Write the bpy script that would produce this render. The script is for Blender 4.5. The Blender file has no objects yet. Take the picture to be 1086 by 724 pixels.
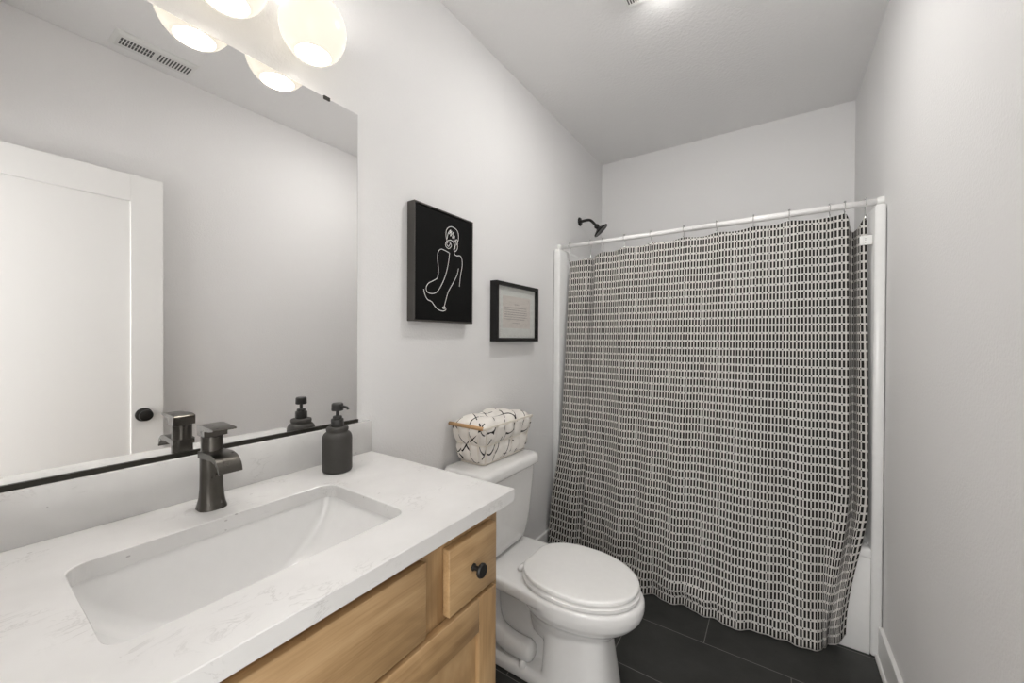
import bpy, bmesh, math, random
from mathutils import Vector, Matrix, noise
R = math.radians
PI = math.pi
C = bpy.context.scene.collection
SC = bpy.context.scene
random.seed(4)

# ------------------------------------------------------------------ room sizes (metres)
W, HC, YB, YF = 1.524, 2.685, 2.966, -0.13      # width, ceiling, back wall, wall with the doorway
YT = 2.155                                       # front of the tub unit
ZC, DC, Y0C, YC = 0.919, 0.600, -0.128, 0.827    # worktop height, depth, ends

# ------------------------------------------------------------------ camera
cam = bpy.data.objects.new('camera', bpy.data.cameras.new('camera'))
C.objects.link(cam)
cam.data.sensor_width = 36.0
cam.data.lens = 36.0 * 412.63 / 1086.0
cam.data.clip_start = 0.01
yaw, pit, rol = R(34.032), R(-0.384), R(0.296)
fw = Vector((-math.sin(yaw) * math.cos(pit), math.cos(yaw) * math.cos(pit), math.sin(pit)))
rt = Vector((math.cos(yaw), math.sin(yaw), 0))
up = rt.cross(fw)
r2 = math.cos(rol) * rt + math.sin(rol) * up
u2 = -math.sin(rol) * rt + math.cos(rol) * up
cam.matrix_world = Matrix(((r2.x, u2.x, -fw.x, 1.149), (r2.y, u2.y, -fw.y, 0.0), (r2.z, u2.z, -fw.z, 1.301), (0, 0, 0, 1)))
SC.camera = cam

# ------------------------------------------------------------------ light and exposure
SC.view_settings.view_transform = 'Standard'
SC.view_settings.look = 'None'
SC.view_settings.exposure = 2.24
SC.view_settings.gamma = 1.0
SC.view_settings.use_curve_mapping = False
world = bpy.data.worlds.new('ambient_fill')  # even white ambience added as fill, no actual daylight source
SC.world = world
world.use_nodes = True
bg = world.node_tree.nodes['Background']
bg.inputs[0].default_value = (1.0, 0.985, 0.965, 1)
bg.inputs[1].default_value = 0.55
GLOBE_E, BULB_E, LENS_E = 0.19, 36.0, 24.0


def area(name, loc, rot, sx, sy, power, col=(1, 1, 1)):
    l = bpy.data.lights.new(name, 'AREA')
    l.shape = 'RECTANGLE'
    l.size, l.size_y, l.energy, l.color = sx, sy, power, col
    o = bpy.data.objects.new(name, l)
    C.objects.link(o)
    o.location, o.rotation_euler = loc, rot
    return o


# soft fill lamp added out of view, shining in through the open doorway
area('doorway_fill', (1.00, -1.60, 1.60), (R(92), 0, 0), 0.9, 0.9, 6, (1, 0.985, 0.97))


# ------------------------------------------------------------------ materials
class NT:
    def __init__(s, name):
        s.m = bpy.data.materials.new(name)
        s.m.use_nodes = True
        s.t = s.m.node_tree
        s.b = s.t.nodes['Principled BSDF']

    def n(s, typ, **kw):
        o = s.t.nodes.new(typ)
        for k, v in kw.items():
            setattr(o, k, v)
        return o

    def put(s, sock, v):
        if hasattr(v, 'is_output'):
            s.t.links.new(v, sock)
        else:
            sock.default_value = v

    def mth(s, op, a, b=0.0, c=None):
        o = s.n('ShaderNodeMath', operation=op)
        s.put(o.inputs[0], a)
        s.put(o.inputs[1], b)
        if c is not None:
            s.put(o.inputs[2], c)
        return o.outputs[0]

    def coords(s, kind='Object', scale=(1, 1, 1), rot=(0, 0, 0)):
        tc = s.n('ShaderNodeTexCoord')
        mp = s.n('ShaderNodeMapping')
        s.t.links.new(tc.outputs[kind], mp.inputs[0])
        mp.inputs['Scale'].default_value = scale
        mp.inputs['Rotation'].default_value = rot
        return mp.outputs[0]

    def noise(s, vec, scale, detail=3, rough=0.5, dist=0.0):
        o = s.n('ShaderNodeTexNoise')
        s.put(o.inputs['Vector'], vec)
        o.inputs['Scale'].default_value = scale
        o.inputs['Detail'].default_value = detail
        o.inputs['Roughness'].default_value = rough
        o.inputs['Distortion'].default_value = dist
        return o.outputs[0]

    def ramp(s, fac, stops):
        o = s.n('ShaderNodeValToRGB')
        s.put(o.inputs[0], fac)
        e = o.color_ramp.elements
        while len(e) < len(stops):
            e.new(0.5)
        for el, (p, c) in zip(e, stops):
            el.position = p
            el.color = (*c, 1) if len(c) == 3 else c
        return o.outputs[0]

    def mix(s, fac, a, b):
        o = s.n('ShaderNodeMix', data_type='RGBA')
        s.put(o.inputs[0], fac)
        s.put(o.inputs[6], a if hasattr(a, 'is_output') else (*a, 1))
        s.put(o.inputs[7], b if hasattr(b, 'is_output') else (*b, 1))
        return o.outputs[2]

    def bump(s, h, strength=0.2, dist=0.002):
        o = s.n('ShaderNodeBump')
        o.inputs['Strength'].default_value = strength
        o.inputs['Distance'].default_value = dist
        s.put(o.inputs['Height'], h)
        s.t.links.new(o.outputs[0], s.b.inputs['Normal'])

    def set(s, col=None, rough=None, metal=None, spec=None, coat=None):
        if col is not None:
            s.put(s.b.inputs['Base Color'], col if hasattr(col, 'is_output') else (*col, 1))
        if rough is not None:
            s.put(s.b.inputs['Roughness'], rough)
        if metal is not None:
            s.b.inputs['Metallic'].default_value = metal
        if spec is not None:
            s.b.inputs['Specular IOR Level'].default_value = spec
        if coat is not None:
            s.b.inputs['Coat Weight'].default_value = coat
        return s


def simple(name, col, rough=0.5, metal=0.0, var=0.04, scale=40, spec=None, coat=None):
    k = NT(name)
    f = k.noise(k.coords(), scale, 2)
    c = k.ramp(f, [(0.3, tuple(v * (1 - var) for v in col)), (0.7, tuple(min(1, v * (1 + var)) for v in col))])
    return k.set(c, rough, metal, spec, coat).m


def paint(name, col, bump, scale, rough=0.75):
    k = NT(name)
    v = k.coords()
    k.set(k.ramp(k.noise(v, 1.5, 2), [(0.3, tuple(c * 0.985 for c in col)), (0.7, col)]), rough, spec=0.25)
    k.bump(k.noise(v, scale, 3, 0.55), bump, 0.003)
    return k.m


M = {}
M['wall'] = paint('wall_paint', (0.822, 0.815, 0.811), 0.38, 130)
M['ceiling'] = paint('ceiling_paint', (0.90, 0.893, 0.888), 0.8, 70)
M['trim'] = paint('trim_paint', (0.80, 0.795, 0.78), 0.03, 60, 0.35)
M['door'] = paint('door_paint', (0.80, 0.795, 0.78), 0.03, 60, 0.4)
M['ceramic'] = simple('white_ceramic', (0.80, 0.795, 0.785), 0.12, var=0.01, coat=0.3)
M['seat'] = simple('toilet_seat_plastic', (0.82, 0.815, 0.80), 0.25, var=0.01)
M['acrylic'] = simple('tub_acrylic', (0.80, 0.80, 0.79), 0.22, var=0.01)
M['white_metal'] = simple('white_enamel', (0.82, 0.81, 0.80), 0.3, var=0.01)
M['white_plastic'] = simple('white_plastic', (0.80, 0.80, 0.78), 0.35, var=0.01)
M['grey_slot'] = simple('dark_vent_gap', (0.10, 0.10, 0.10), 0.8)
M['chrome'] = simple('chrome_wire', (0.55, 0.55, 0.54), 0.18, 1.0)
M['black_metal'] = simple('matte_black_metal', (0.014, 0.013, 0.012), 0.38, 0.3)
M['soap'] = simple('charcoal_matte_ceramic', (0.040, 0.037, 0.033), 0.6)
M['pump'] = simple('black_pump_plastic', (0.022, 0.021, 0.020), 0.42)
M['black_frame'] = simple('black_frame_wood', (0.010, 0.0095, 0.009), 0.45, spec=0.3)
M['pewter_frame'] = simple('gunmetal_frame', (0.085, 0.08, 0.075), 0.42, 0.5)
M['canvas'] = simple('black_canvas', (0.006, 0.006, 0.006), 0.6, var=0.2, scale=300, spec=0.12)
M['white_line'] = simple('white_drawn_line', (0.78, 0.78, 0.76), 0.6)
M['mat'] = simple('white_mat_board', (0.66, 0.67, 0.64), 0.7)
M['paper'] = simple('cream_paper', (0.63, 0.59, 0.55), 0.7)
M['ink'] = simple('grey_ink', (0.30, 0.28, 0.27), 0.7)
M['rail'] = simple('dark_mirror_channel', (0.030, 0.028, 0.022), 0.4, 0.5)
M['lever_wood'] = simple('basket_handle_wood', (0.50, 0.30, 0.14), 0.5, var=0.15)
M['wire'] = simple('cream_basket_wire', (0.74, 0.69, 0.61), 0.45)
M['silver'] = simple('silver_mark', (0.25, 0.24, 0.22), 0.4, 0.6)

k = NT('gunmetal_faucet')
k.set((0.105, 0.098, 0.088), 0.30, 1.0)
k.put(k.b.inputs['Roughness'], k.mth('MULTIPLY_ADD', k.noise(k.coords(), 60, 2), 0.10, 0.24))
M['faucet'] = k.m

k = NT('mirror_silver')
k.set((0.91, 0.905, 0.90), 0.0, 1.0)
M['mirror'] = k.m

k = NT('clear_glass')
k.set((0.95, 0.96, 0.95), 0.03)
gl = k.n('ShaderNodeBsdfGlossy')
gl.inputs['Roughness'].default_value = 0.03
tr = k.n('ShaderNodeBsdfTransparent')
mx = k.n('ShaderNodeMixShader')
mx.inputs[0].default_value = 0.05
k.t.links.new(tr.outputs[0], mx.inputs[1])
k.t.links.new(gl.outputs[0], mx.inputs[2])
k.t.links.new(mx.outputs[0], k.t.nodes['Material Output'].inputs[0])
M['glass'] = k.m

# quartz: white, a few grey veins and flecks
k = NT('white_quartz')
v = k.coords()
base = k.ramp(k.noise(v, 9, 4), [(0.3, (0.64, 0.632, 0.62)), (0.7, (0.70, 0.692, 0.68))])
mask = k.ramp(k.noise(v, 11, 2, 0.5), [(0.56, (0, 0, 0)), (0.66, (1, 1, 1))])
ridge = k.mth('ABSOLUTE', k.mth('SUBTRACT', k.noise(k.coords(scale=(1, 0.6, 1), rot=(0, 0, 0.6)), 26, 5, 0.6, 1.2), 0.5))
vein = k.mth('MULTIPLY', k.ramp(ridge, [(0.0, (1, 1, 1)), (0.025, (0, 0, 0))]), mask)
fl = k.n('ShaderNodeTexVoronoi')
k.put(fl.inputs['Vector'], k.coords(scale=(1, 0.5, 1)))
fl.inputs['Scale'].default_value = 60
fleck = k.mth('MULTIPLY', k.mth('LESS_THAN', fl.outputs['Distance'], 0.10), k.mth('GREATER_THAN', k.noise(v, 21, 2), 0.60))
c = k.mix(k.mth('MULTIPLY', vein, 0.45), base, (0.42, 0.41, 0.40))
c = k.mix(k.mth('MULTIPLY', fleck, 0.6), c, (0.30, 0.29, 0.28))
k.set(c, 0.22, spec=0.5)
M['quartz'] = k.m


def wood(name, sc, c0, c1, c2):
    k = NT(name)
    big = k.noise(k.coords(scale=tuple(v * 0.5 + 0.5 for v in sc)), 5.0, 3, 0.5, 1.5)
    fine = k.noise(k.coords(scale=sc), 30, 4, 0.6, 0.3)
    fiber = k.noise(k.coords(scale=tuple(v * (5 if v >= 1 else 1) for v in sc)), 45, 2, 0.6)
    f = k.mth('ADD', k.mth('MULTIPLY', big, 0.55), k.mth('ADD', k.mth('MULTIPLY', fine, 0.3), k.mth('MULTIPLY', fiber, 0.15)))
    k.set(k.ramp(f, [(0.40, c0), (0.5, c1), (0.60, c2)]), 0.38, spec=0.4)
    k.bump(fiber, 0.05, 0.001)
    return k.m


WL, WM, WD = (0.300, 0.180, 0.082), (0.430, 0.275, 0.135), (0.530, 0.355, 0.190)
M['wood_h'] = wood('honey_maple_grain_across', (1, 0.10, 1), WL, WM, WD)
M['wood_v'] = wood('honey_maple_grain_upright', (1, 1, 0.10), WL, WM, WD)
M['wood_p'] = wood('honey_maple_panel', (1, 0.5, 0.25), WL, WM, WD)

# dark slate tile, 610 x 305 mm, pale thin joints
k = NT('dark_slate_tile')
v = k.coords()
sp = k.n('ShaderNodeSeparateXYZ')
k.t.links.new(v, sp.inputs[0])
X, Y = sp.outputs[0], sp.outputs[1]
row = k.mth('DIVIDE', k.mth('SUBTRACT', Y, 1.842 - 0.305 * 10), 0.305)
ri = k.mth('FLOOR', row)
ry = k.mth('ABSOLUTE', k.mth('SUBTRACT', k.mth('FRACT', k.mth('ADD', row, 0.5)), 0.5))
off = k.mth('MULTIPLY', k.mth('MODULO', ri, 2.0), 0.305)
col = k.mth('DIVIDE', k.mth('ADD', k.mth('SUBTRACT', X, 0.907 - 6.1), off), 0.61)
rx = k.mth('ABSOLUTE', k.mth('SUBTRACT', k.mth('FRACT', k.mth('ADD', col, 0.5)), 0.5))
g = k.mth('MAXIMUM', k.mth('LESS_THAN', ry, 0.0017 / 0.305), k.mth('LESS_THAN', rx, 0.0017 / 0.61))
tile = k.ramp(k.noise(v, 4.5, 6, 0.62, 0.4), [(0.3, (0.020, 0.0205, 0.0195)), (0.7, (0.040, 0.0405, 0.038))])
k.set(k.mix(g, tile, (0.17, 0.165, 0.155)), 0.42, spec=0.4)
k.bump(k.noise(v, 60, 4, 0.6), 0.12, 0.002)
M['floor'] = k.m

# shower curtain: black bars outlined in white, 13.5 mm pitch, 38 mm rows, a dot after every second bar
k = NT('black_and_white_bar_fabric')
tc = k.n('ShaderNodeUVMap')
sp = k.n('ShaderNodeSeparateXYZ')
k.t.links.new(tc.outputs[0], sp.inputs[0])
U, V = sp.outputs[0], sp.outputs[1]
fb = k.mth('ABSOLUTE', k.mth('SUBTRACT', k.mth('FRACT', k.mth('DIVIDE', U, 0.0135)), 0.5))
fr = k.mth('ABSOLUTE', k.mth('SUBTRACT', k.mth('FRACT', k.mth('DIVIDE', V, 0.038)), 0.5))
bar = k.mth('MULTIPLY', k.mth('LESS_THAN', fb, 0.30), k.mth('LESS_THAN', fr, 0.375))
fd = k.mth('ABSOLUTE', k.mth('SUBTRACT', k.mth('FRACT', k.mth('ADD', k.mth('DIVIDE', U, 0.027), 0.5)), 0.5))
dot = k.mth('MULTIPLY', k.mth('LESS_THAN', fd, 0.085), k.mth('GREATER_THAN', fr, 0.43))
dk = k.mth('MAXIMUM', bar, dot)
tint = k.ramp(k.noise(tc.outputs[0], 420, 2), [(0.3, (0.49, 0.47, 0.445)), (0.7, (0.63, 0.61, 0.58))])
hem = k.mth('LESS_THAN', V, 0.004)
k.set(k.mix(k.mth('MULTIPLY', dk, k.mth('SUBTRACT', 1.0, hem)), tint, (0.020, 0.0185, 0.0175)), 0.85, spec=0.15)
M['curtain'] = k.m

# quilted white cloth with loose black hand-drawn lines
k = NT('white_cloth_black_grid')
v = k.coords(rot=(0.5, 0.2, 0.5))
nz = k.n('ShaderNodeTexNoise')
k.put(nz.inputs['Vector'], v)
nz.inputs['Scale'].default_value = 9
sh = k.n('ShaderNodeVectorMath', operation='SCALE')
k.t.links.new(nz.outputs['Color'], sh.inputs[0])
sh.inputs['Scale'].default_value = 0.020
ad = k.n('ShaderNodeVectorMath', operation='ADD')
k.t.links.new(v, ad.inputs[0])
k.t.links.new(sh.outputs[0], ad.inputs[1])
sp = k.n('ShaderNodeSeparateXYZ')
k.t.links.new(ad.outputs[0], sp.inputs[0])


def ln(ax, period, wd):
    q = k.mth('ABSOLUTE', k.mth('SUBTRACT', k.mth('FRACT', k.mth('DIVIDE', ax, period)), 0.5))
    return k.mth('LESS_THAN', q, wd)


gap = k.mth('GREATER_THAN', k.noise(v, 22, 1), 0.42)
lines = k.mth('MULTIPLY', k.mth('MAXIMUM', ln(sp.outputs[0], 0.058, 0.036), ln(sp.outputs[1], 0.064, 0.033)), gap)
k.set(k.mix(lines, (0.80, 0.765, 0.72), (0.03, 0.028, 0.028)), 0.9, spec=0.1)
k.bump(k.noise(v, 180, 2), 0.25, 0.002)
M['cloth'] = k.m


def emit(name, col, strength):
    k = NT(name)
    k.set((0.9, 0.9, 0.88), 0.4)
    k.b.inputs['Emission Color'].default_value = (*col, 1)
    k.b.inputs['Emission Strength'].default_value = strength
    return k.m


M['bulb'] = emit('lit_bulb', (1.0, 0.965, 0.935), BULB_E)
M['lens'] = emit('lit_lens', (1.0, 0.98, 0.95), LENS_E)
k = NT('opal_glass')
k.set((0.25, 0.24, 0.22), 0.25)
k.b.inputs['Emission Color'].default_value = (1.0, 0.91, 0.76, 1)
k.b.inputs['Emission Strength'].default_value = GLOBE_E
k.b.inputs['Transmission Weight'].default_value = 0.0
k.b.inputs['Subsurface Weight'].default_value = 0.0
M['opal'] = k.m


# ------------------------------------------------------------------ mesh helpers
def link_mesh(name, bm, mat, parent=None, smooth=False, loc=None):
    base = Vector(loc) if loc is not None else (Vector(parent['base_at']) if parent is not None and 'base_at' in parent else Vector((0, 0, 0)))
    if parent is not None:
        p, base = parent, Vector((0, 0, 0))
        while p is not None:
            base += p.location
            p = p.parent
    bmesh.ops.recalc_face_normals(bm, faces=bm.faces)
    if base.length > 0:
        bmesh.ops.translate(bm, vec=-base, verts=bm.verts)
    me = bpy.data.meshes.new(name)
    bm.to_mesh(me)
    bm.free()
    for m in (mat if isinstance(mat, (list, tuple)) else [mat]):
        me.materials.append(m)
    if smooth:
        for f in me.polygons:
            f.use_smooth = True
    o = bpy.data.objects.new(name, me)
    C.objects.link(o)
    if parent is not None:
        o.parent = parent
    elif loc is not None:
        o.location = loc
    return o


def autosmooth(o, ang=35):
    me = o.data
    for f in me.polygons:
        f.use_smooth = True
    bm = bmesh.new()
    bm.from_mesh(me)
    for e in bm.edges:
        e.smooth = not (len(e.link_faces) == 2 and e.calc_face_angle(0) > R(ang))
    bm.to_mesh(me)
    bm.free()
    return o


def thing(name, label, cat, loc, group=None):
    o = bpy.data.objects.new(name, None)
    o.empty_display_size = 0.05
    C.objects.link(o)
    o.location = loc
    tag(o, label, cat, group)
    return o


def tag(o, label, cat, group=None):
    o['label'], o['category'] = label, cat
    if group:
        o['group'] = group
    return o


def struct(o, label=None):
    o['kind'] = 'structure'
    return o


def add_box(bm, x0, x1, y0, y1, z0, z1, bev=0.0, seg=2):
    vs = [bm.verts.new((x, y, z)) for x in (x0, x1) for y in (y0, y1) for z in (z0, z1)]
    q = [(0, 1, 3, 2), (4, 6, 7, 5), (0, 4, 5, 1), (2, 3, 7, 6), (0, 2, 6, 4), (1, 5, 7, 3)]
    fs = [bm.faces.new([vs[i] for i in f]) for f in q]
    if bev > 0:
        es = list({e for f in fs for e in f.edges})
        bmesh.ops.bevel(bm, geom=es, offset=bev, segments=seg, profile=0.5, affect='EDGES', clamp_overlap=True)


def box(name, d, mat, parent=None, bev=0.0, seg=2, smooth=None):
    bm = bmesh.new()
    add_box(bm, *d, bev=bev, seg=seg)
    o = link_mesh(name, bm, mat, parent)
    if bev > 0:
        autosmooth(o, 50)
    return o


def add_loft(bm, rings, cap=True, closed=True):
    L = [[bm.verts.new(p) for p in r] for r in rings]
    n = len(L[0])
    for a, b in zip(L, L[1:]):
        for i in range(n if closed else n - 1):
            j = (i + 1) % n
            bm.faces.new((a[i], a[j], b[j], b[i]))
    if cap:
        bm.faces.new(L[0][::-1])
        bm.faces.new(L[-1])
    return L


def add_lathe(bm, prof, centre, axis=(0, 0, 1), seg=32, cap=True):
    ax = Vector(axis).normalized()
    t = Vector((1, 0, 0)) if abs(ax.x) < 0.9 else Vector((0, 1, 0))
    e1 = (t - ax * t.dot(ax)).normalized()
    e2 = ax.cross(e1)
    c = Vector(centre)
    rings = [[c + ax * h + (e1 * math.cos(2 * PI * i / seg) + e2 * math.sin(2 * PI * i / seg)) * max(r, 1e-5) for i in range(seg)] for r, h in prof]
    add_loft(bm, rings, cap)


def smooth_path(pts, n=6):
    P = [Vector(p) for p in pts]
    out = []
    for i in range(len(P) - 1):
        p0, p1, p2, p3 = P[max(i - 1, 0)], P[i], P[i + 1], P[min(i + 2, len(P) - 1)]
        for j in range(n):
            t = j / n
            out.append(0.5 * ((2 * p1) + (p2 - p0) * t + (2 * p0 - 5 * p1 + 4 * p2 - p3) * t * t + (3 * p1 - p0 - 3 * p2 + p3) * t ** 3))
    out.append(P[-1])
    return out


def add_tube(bm, pts, r, seg=10, cap=True, closed=False):
    P = [Vector(p) for p in pts]
    n = len(P)
    rr = r if isinstance(r, (list, tuple)) else [r] * n
    T = []
    for i in range(n):
        a = P[(i - 1) % n] if (closed or i > 0) else P[i]
        b = P[(i + 1) % n] if (closed or i < n - 1) else P[i]
        T.append((b - a).normalized())
    t0 = T[0]
    nrm = t0.cross(Vector((0, 0, 1)) if abs(t0.z) < 0.9 else Vector((1, 0, 0))).normalized()
    rings = []
    for i in range(n):
        nrm = (nrm - T[i] * nrm.dot(T[i])).normalized()
        bn = T[i].cross(nrm)
        rings.append([P[i] + (nrm * math.cos(2 * PI * j / seg) + bn * math.sin(2 * PI * j / seg)) * rr[i] for j in range(seg)])
    if closed:
        rings.append(rings[0])
        L = [[bm.verts.new(p) for p in q] for q in rings[:-1]]
        L.append(L[0])
        for a, b in zip(L, L[1:]):
            for i in range(seg):
                j = (i + 1) % seg
                bm.faces.new((a[i], a[j], b[j], b[i]))
    else:
        add_loft(bm, rings, cap)


def rrect(x0, x1, y0, y1, r, n=6):
    out = []
    for cx, cy, a0 in ((x1 - r, y1 - r, 0), (x0 + r, y1 - r, 90), (x0 + r, y0 + r, 180), (x1 - r, y0 + r, 270)):
        for i in range(n + 1):
            a = R(a0 + 90 * i / n)
            out.append((cx + r * math.cos(a), cy + r * math.sin(a)))
    return out


# ------------------------------------------------------------------ setting
struct(box('floor', (-0.1, W + 0.1, YF - 0.9, YB + 0.1, -0.1, 0.0), M['floor']))
struct(box('ceiling', (-0.1, W + 0.1, YF - 0.12, YB + 0.1, HC, HC + 0.1), M['ceiling']))
struct(box('wall_left', (-0.1, 0.0, YF - 0.12, YB + 0.1, 0.0, HC), M['wall']))
struct(box('wall_right', (W, W + 0.1, YF - 0.12, YB + 0.1, 0.0, HC), M['wall']))
struct(box('wall_back', (0.0, W, YB, YB + 0.1, 0.0, HC), M['wall']))
# wall with the open doorway behind the camera
bm = bmesh.new()
add_box(bm, 0.0, 0.69, YF - 0.12, YF, 0.0, HC)
add_box(bm, 1.475, W, YF - 0.12, YF, 0.0, HC)
add_box(bm, 0.69, 1.475, YF - 0.12, YF, 2.085, HC)
struct(link_mesh('wall_front', bm, M['wall']))


def baseboard(name, side, y0, y1):
    s = 1 if side > 0 else -1
    x = W if side > 0 else 0.0
    bm = bmesh.new()
    prof = [(0.0005, 0.0), (0.024, 0.0), (0.0235, 0.010), (0.0195, 0.017), (0.0145, 0.019), (0.0145, 0.130), (0.0125, 0.133), (0.0005, 0.133)]
    add_loft(bm, [[(x - s * a, y, z) for a, z in prof] for y in (y0, y1)])
    return struct(link_mesh(name, bm, M['trim']))


baseboard('baseboard_right', 1, 0.0, YT - 0.001)
baseboard('baseboard_left', -1, 0.83, YT - 0.001)

# door leaf swung open against the right wall (seen in the mirror)
dX, dY0, dY1, dZ0, dZ1 = 1.420, -0.118, 0.643, 0.012, 2.079
st, pr = 0.120, 0.128
door = bpy.data.objects.new('door_1', None)
C.objects.link(door)
door.location = (dX, dY0, 0)
struct(door)
bm = bmesh.new()
add_box(bm, dX, dX + 0.035, dY0, dY0 + st, dZ0, dZ1, 0.0012, 1)
add_box(bm, dX, dX + 0.035, dY1 - st, dY1, dZ0, dZ1, 0.0012, 1)
add_box(bm, dX, dX + 0.035, dY0 + st, dY1 - st, dZ1 - pr, dZ1, 0.0012, 1)
add_box(bm, dX, dX + 0.035, dY0 + st, dY1 - st, dZ0, dZ0 + 0.22, 0.0012, 1)
link_mesh('door_frame', bm, M['door'], door)
bm = bmesh.new()
add_box(bm, dX + 0.011, dX + 0.024, dY0 + st - 0.006, dY1 - st + 0.006, dZ0 + 0.214, dZ1 - pr + 0.006)
link_mesh('door_panel', bm, M['door'], door)
bm = bmesh.new()
for sx, x in ((-1, dX), (1, dX + 0.035)):
    prof = [(0.0, -0.0005), (0.0325, -0.0005), (0.0325, 0.005), (0.029, 0.008), (0.012, 0.010), (0.0105, 0.024), (0.016, 0.029), (0.025, 0.033), (0.0275, 0.040), (0.0255, 0.047), (0.018, 0.0505), (0.0, 0.0515)]
    add_lathe(bm, prof, (x, 0.568, 0.922), (sx, 0, 0), 28)
autosmooth(link_mesh('door_knob', bm, M['black_metal'], door))
for z in (0.25, 1.05, 1.85):
    bm = bmesh.new()
    add_tube(bm, [(dX - 0.004, dY0 - 0.004, z - 0.045), (dX - 0.004, dY0 - 0.004, z + 0.045)], 0.006, 10)
    link_mesh('hinge', bm, M['black_metal'], door)

# ------------------------------------------------------------------ vanity cabinet
FX = 0.560
vc = thing('vanity_cabinet', 'honey maple vanity cabinet under the white quartz worktop', 'cabinet', (0.3, 0.35, 0))
CY0, CY1, CZ1 = -0.105, 0.805, 0.8865
bm = bmesh.new()
add_box(bm, 0.004, FX - 0.02, CY0, CY0 + 0.016, 0.1, CZ1)
add_box(bm, 0.004, FX - 0.02, CY1 - 0.016, CY1, 0.1, CZ1)
add_box(bm, 0.004, FX - 0.02, CY0 + 0.016, CY1 - 0.016, 0.1, 0.116)
add_box(bm, 0.004, 0.012, CY0 + 0.016, CY1 - 0.016, 0.116, 0.70)
add_box(bm, 0.03, FX - 0.085, CY0 + 0.01, CY1 - 0.01, 0.0, 0.1)
link_mesh('carcass', bm, M['wood_v'], vc)
bm = bmesh.new()
fx0 = FX - 0.02
for y0, y1 in ((CY0, CY0 + 0.042), (CY1 - 0.042, CY1), (0.060, 0.162), (0.540, 0.640)):
    add_box(bm, fx0, FX, y0, y1, 0.1, CZ1, 0.0008, 1)
for z0, z1 in ((0.1, 0.135), (0.678, 0.716), (0.846, CZ1)):
    for y0, y1 in ((CY0 + 0.042, 0.060), (0.162, 0.540), (0.640, CY1 - 0.042)):
        add_box(bm, fx0, FX, y0, y1, z0, z1)
link_mesh('face_frame', bm, M['wood_v'], vc)


def knob(name, at, parent):
    bm = bmesh.new()
    add_lathe(bm, [(0.0, -0.0005), (0.0085, -0.0005), (0.0085, 0.002), (0.0055, 0.005), (0.0052, 0.015), (0.009, 0.019), (0.0158, 0.0215), (0.0165, 0.0255), (0.0145, 0.029), (0.0, 0.030)], at, (1, 0, 0), 26)
    return autosmooth(link_mesh(name, bm, M['black_metal'], parent))


for y0, y1 in ((0.609, 0.776), (-0.076, 0.091)):
    d = box('drawer', (FX + 0.0005, FX + 0.0205, y0, y1, 0.705, 0.850), M['wood_h'], vc, 0.002, 2)
    knob('knob', (FX + 0.0205, (y0 + y1) / 2 - 0.004, 0.7775), d)
box('false_front', (FX + 0.0005, FX + 0.0205, 0.158, 0.543, 0.705, 0.857), M['wood_h'], vc, 0.002, 2)
for y0, y1, kn in ((0.363, 0.777, 0.40), (-0.076, 0.337, 0.30)):
    dz0, dz1, sw = 0.118, 0.693, 0.066
    bm = bmesh.new()
    add_box(bm, FX + 0.0005, FX + 0.0205, y0, y0 + sw, dz0, dz1, 0.0025, 2)
    add_box(bm, FX + 0.0005, FX + 0.0205, y1 - sw, y1, dz0, dz1, 0.0025, 2)
    d = autosmooth(link_mesh('door', bm, M['wood_v'], vc), 50)
    box('rail', (FX + 0.0005, FX + 0.0205, y0 + sw, y1 - sw, dz1 - 0.080, dz1), M['wood_h'], d, 0.0025, 2)
    box('rail', (FX + 0.0005, FX + 0.0205, y0 + sw, y1 - sw, dz0, dz0 + 0.080), M['wood_h'], d, 0.0025, 2)
    bm = bmesh.new()
    add_box(bm, FX + 0.004, FX + 0.010, y0 + sw - 0.006, y1 - sw + 0.006, dz0 + 0.074, dz1 - 0.074)
    link_mesh('panel', bm, M['wood_p'], d)
    knob('knob', (FX + 0.0205, kn, 0.62), d)

# ------------------------------------------------------------------ worktop with sink cut-out and backsplash
ct = thing('countertop', 'white grey-flecked quartz worktop with upstand on the vanity', 'countertop', (0.3, 0.35, 0.887))
SX0, SX1, SY0, SY1 = 0.181, 0.480, 0.115, 0.581
hole = rrect(SX0, SX1, SY0, SY1, 0.032, 8)
bm = bmesh.new()


def slab(bm, outer, inner, z0, z1, ch=0.0015):
    def ring(pts, z):
        return [bm.verts.new((x, y, z)) for x, y in pts]

    def inset(pts, d):
        cx = sum(p[0] for p in pts) / len(pts)
        cy = sum(p[1] for p in pts) / len(pts)
        return [(x + (d if x < cx else -d), y + (d if y < cy else -d)) for x, y in pts]
    o = [ring(outer, z0), ring(outer, z1 - ch), ring(inset(outer, ch), z1)]
    i = [ring(inner, z0), ring(inner, z1 - ch), ring(inset(inner, -ch), z1)]
    for S in (o, i):
        for a, b in zip(S, S[1:]):
            for q in range(len(a)):
                w = (q + 1) % len(a)
                bm.faces.new((a[q], a[w], b[w], b[q]))
    for k_ in (0, 2):
        es = []
        for S in (o[k_], i[k_]):
            for q in range(len(S)):
                es.append(bm.edges.get((S[q], S[(q + 1) % len(S)])))
        bmesh.ops.triangle_fill(bm, edges=es, use_beauty=True)


slab(bm, [(0.001, Y0C), (DC, Y0C), (DC, YC), (0.001, YC)], hole, 0.887, ZC)
link_mesh('worktop', bm, M['quartz'], ct)
box('backsplash', (0.001, 0.020, Y0C, YC, ZC, 1.0223), M['quartz'], ct, 0.0012, 1)

# ------------------------------------------------------------------ undermount sink
sk = thing('sink', 'white rectangular undermount basin set in the quartz worktop', 'sink', (0.33, 0.345, 0.75))
bm = bmesh.new()
prof = [(0.0, 0.8868, 0.0, 0.030), (0.30, 0.870, 0.10, 0.034), (0.0, 0, 0, 0)]
rings = []


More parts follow.
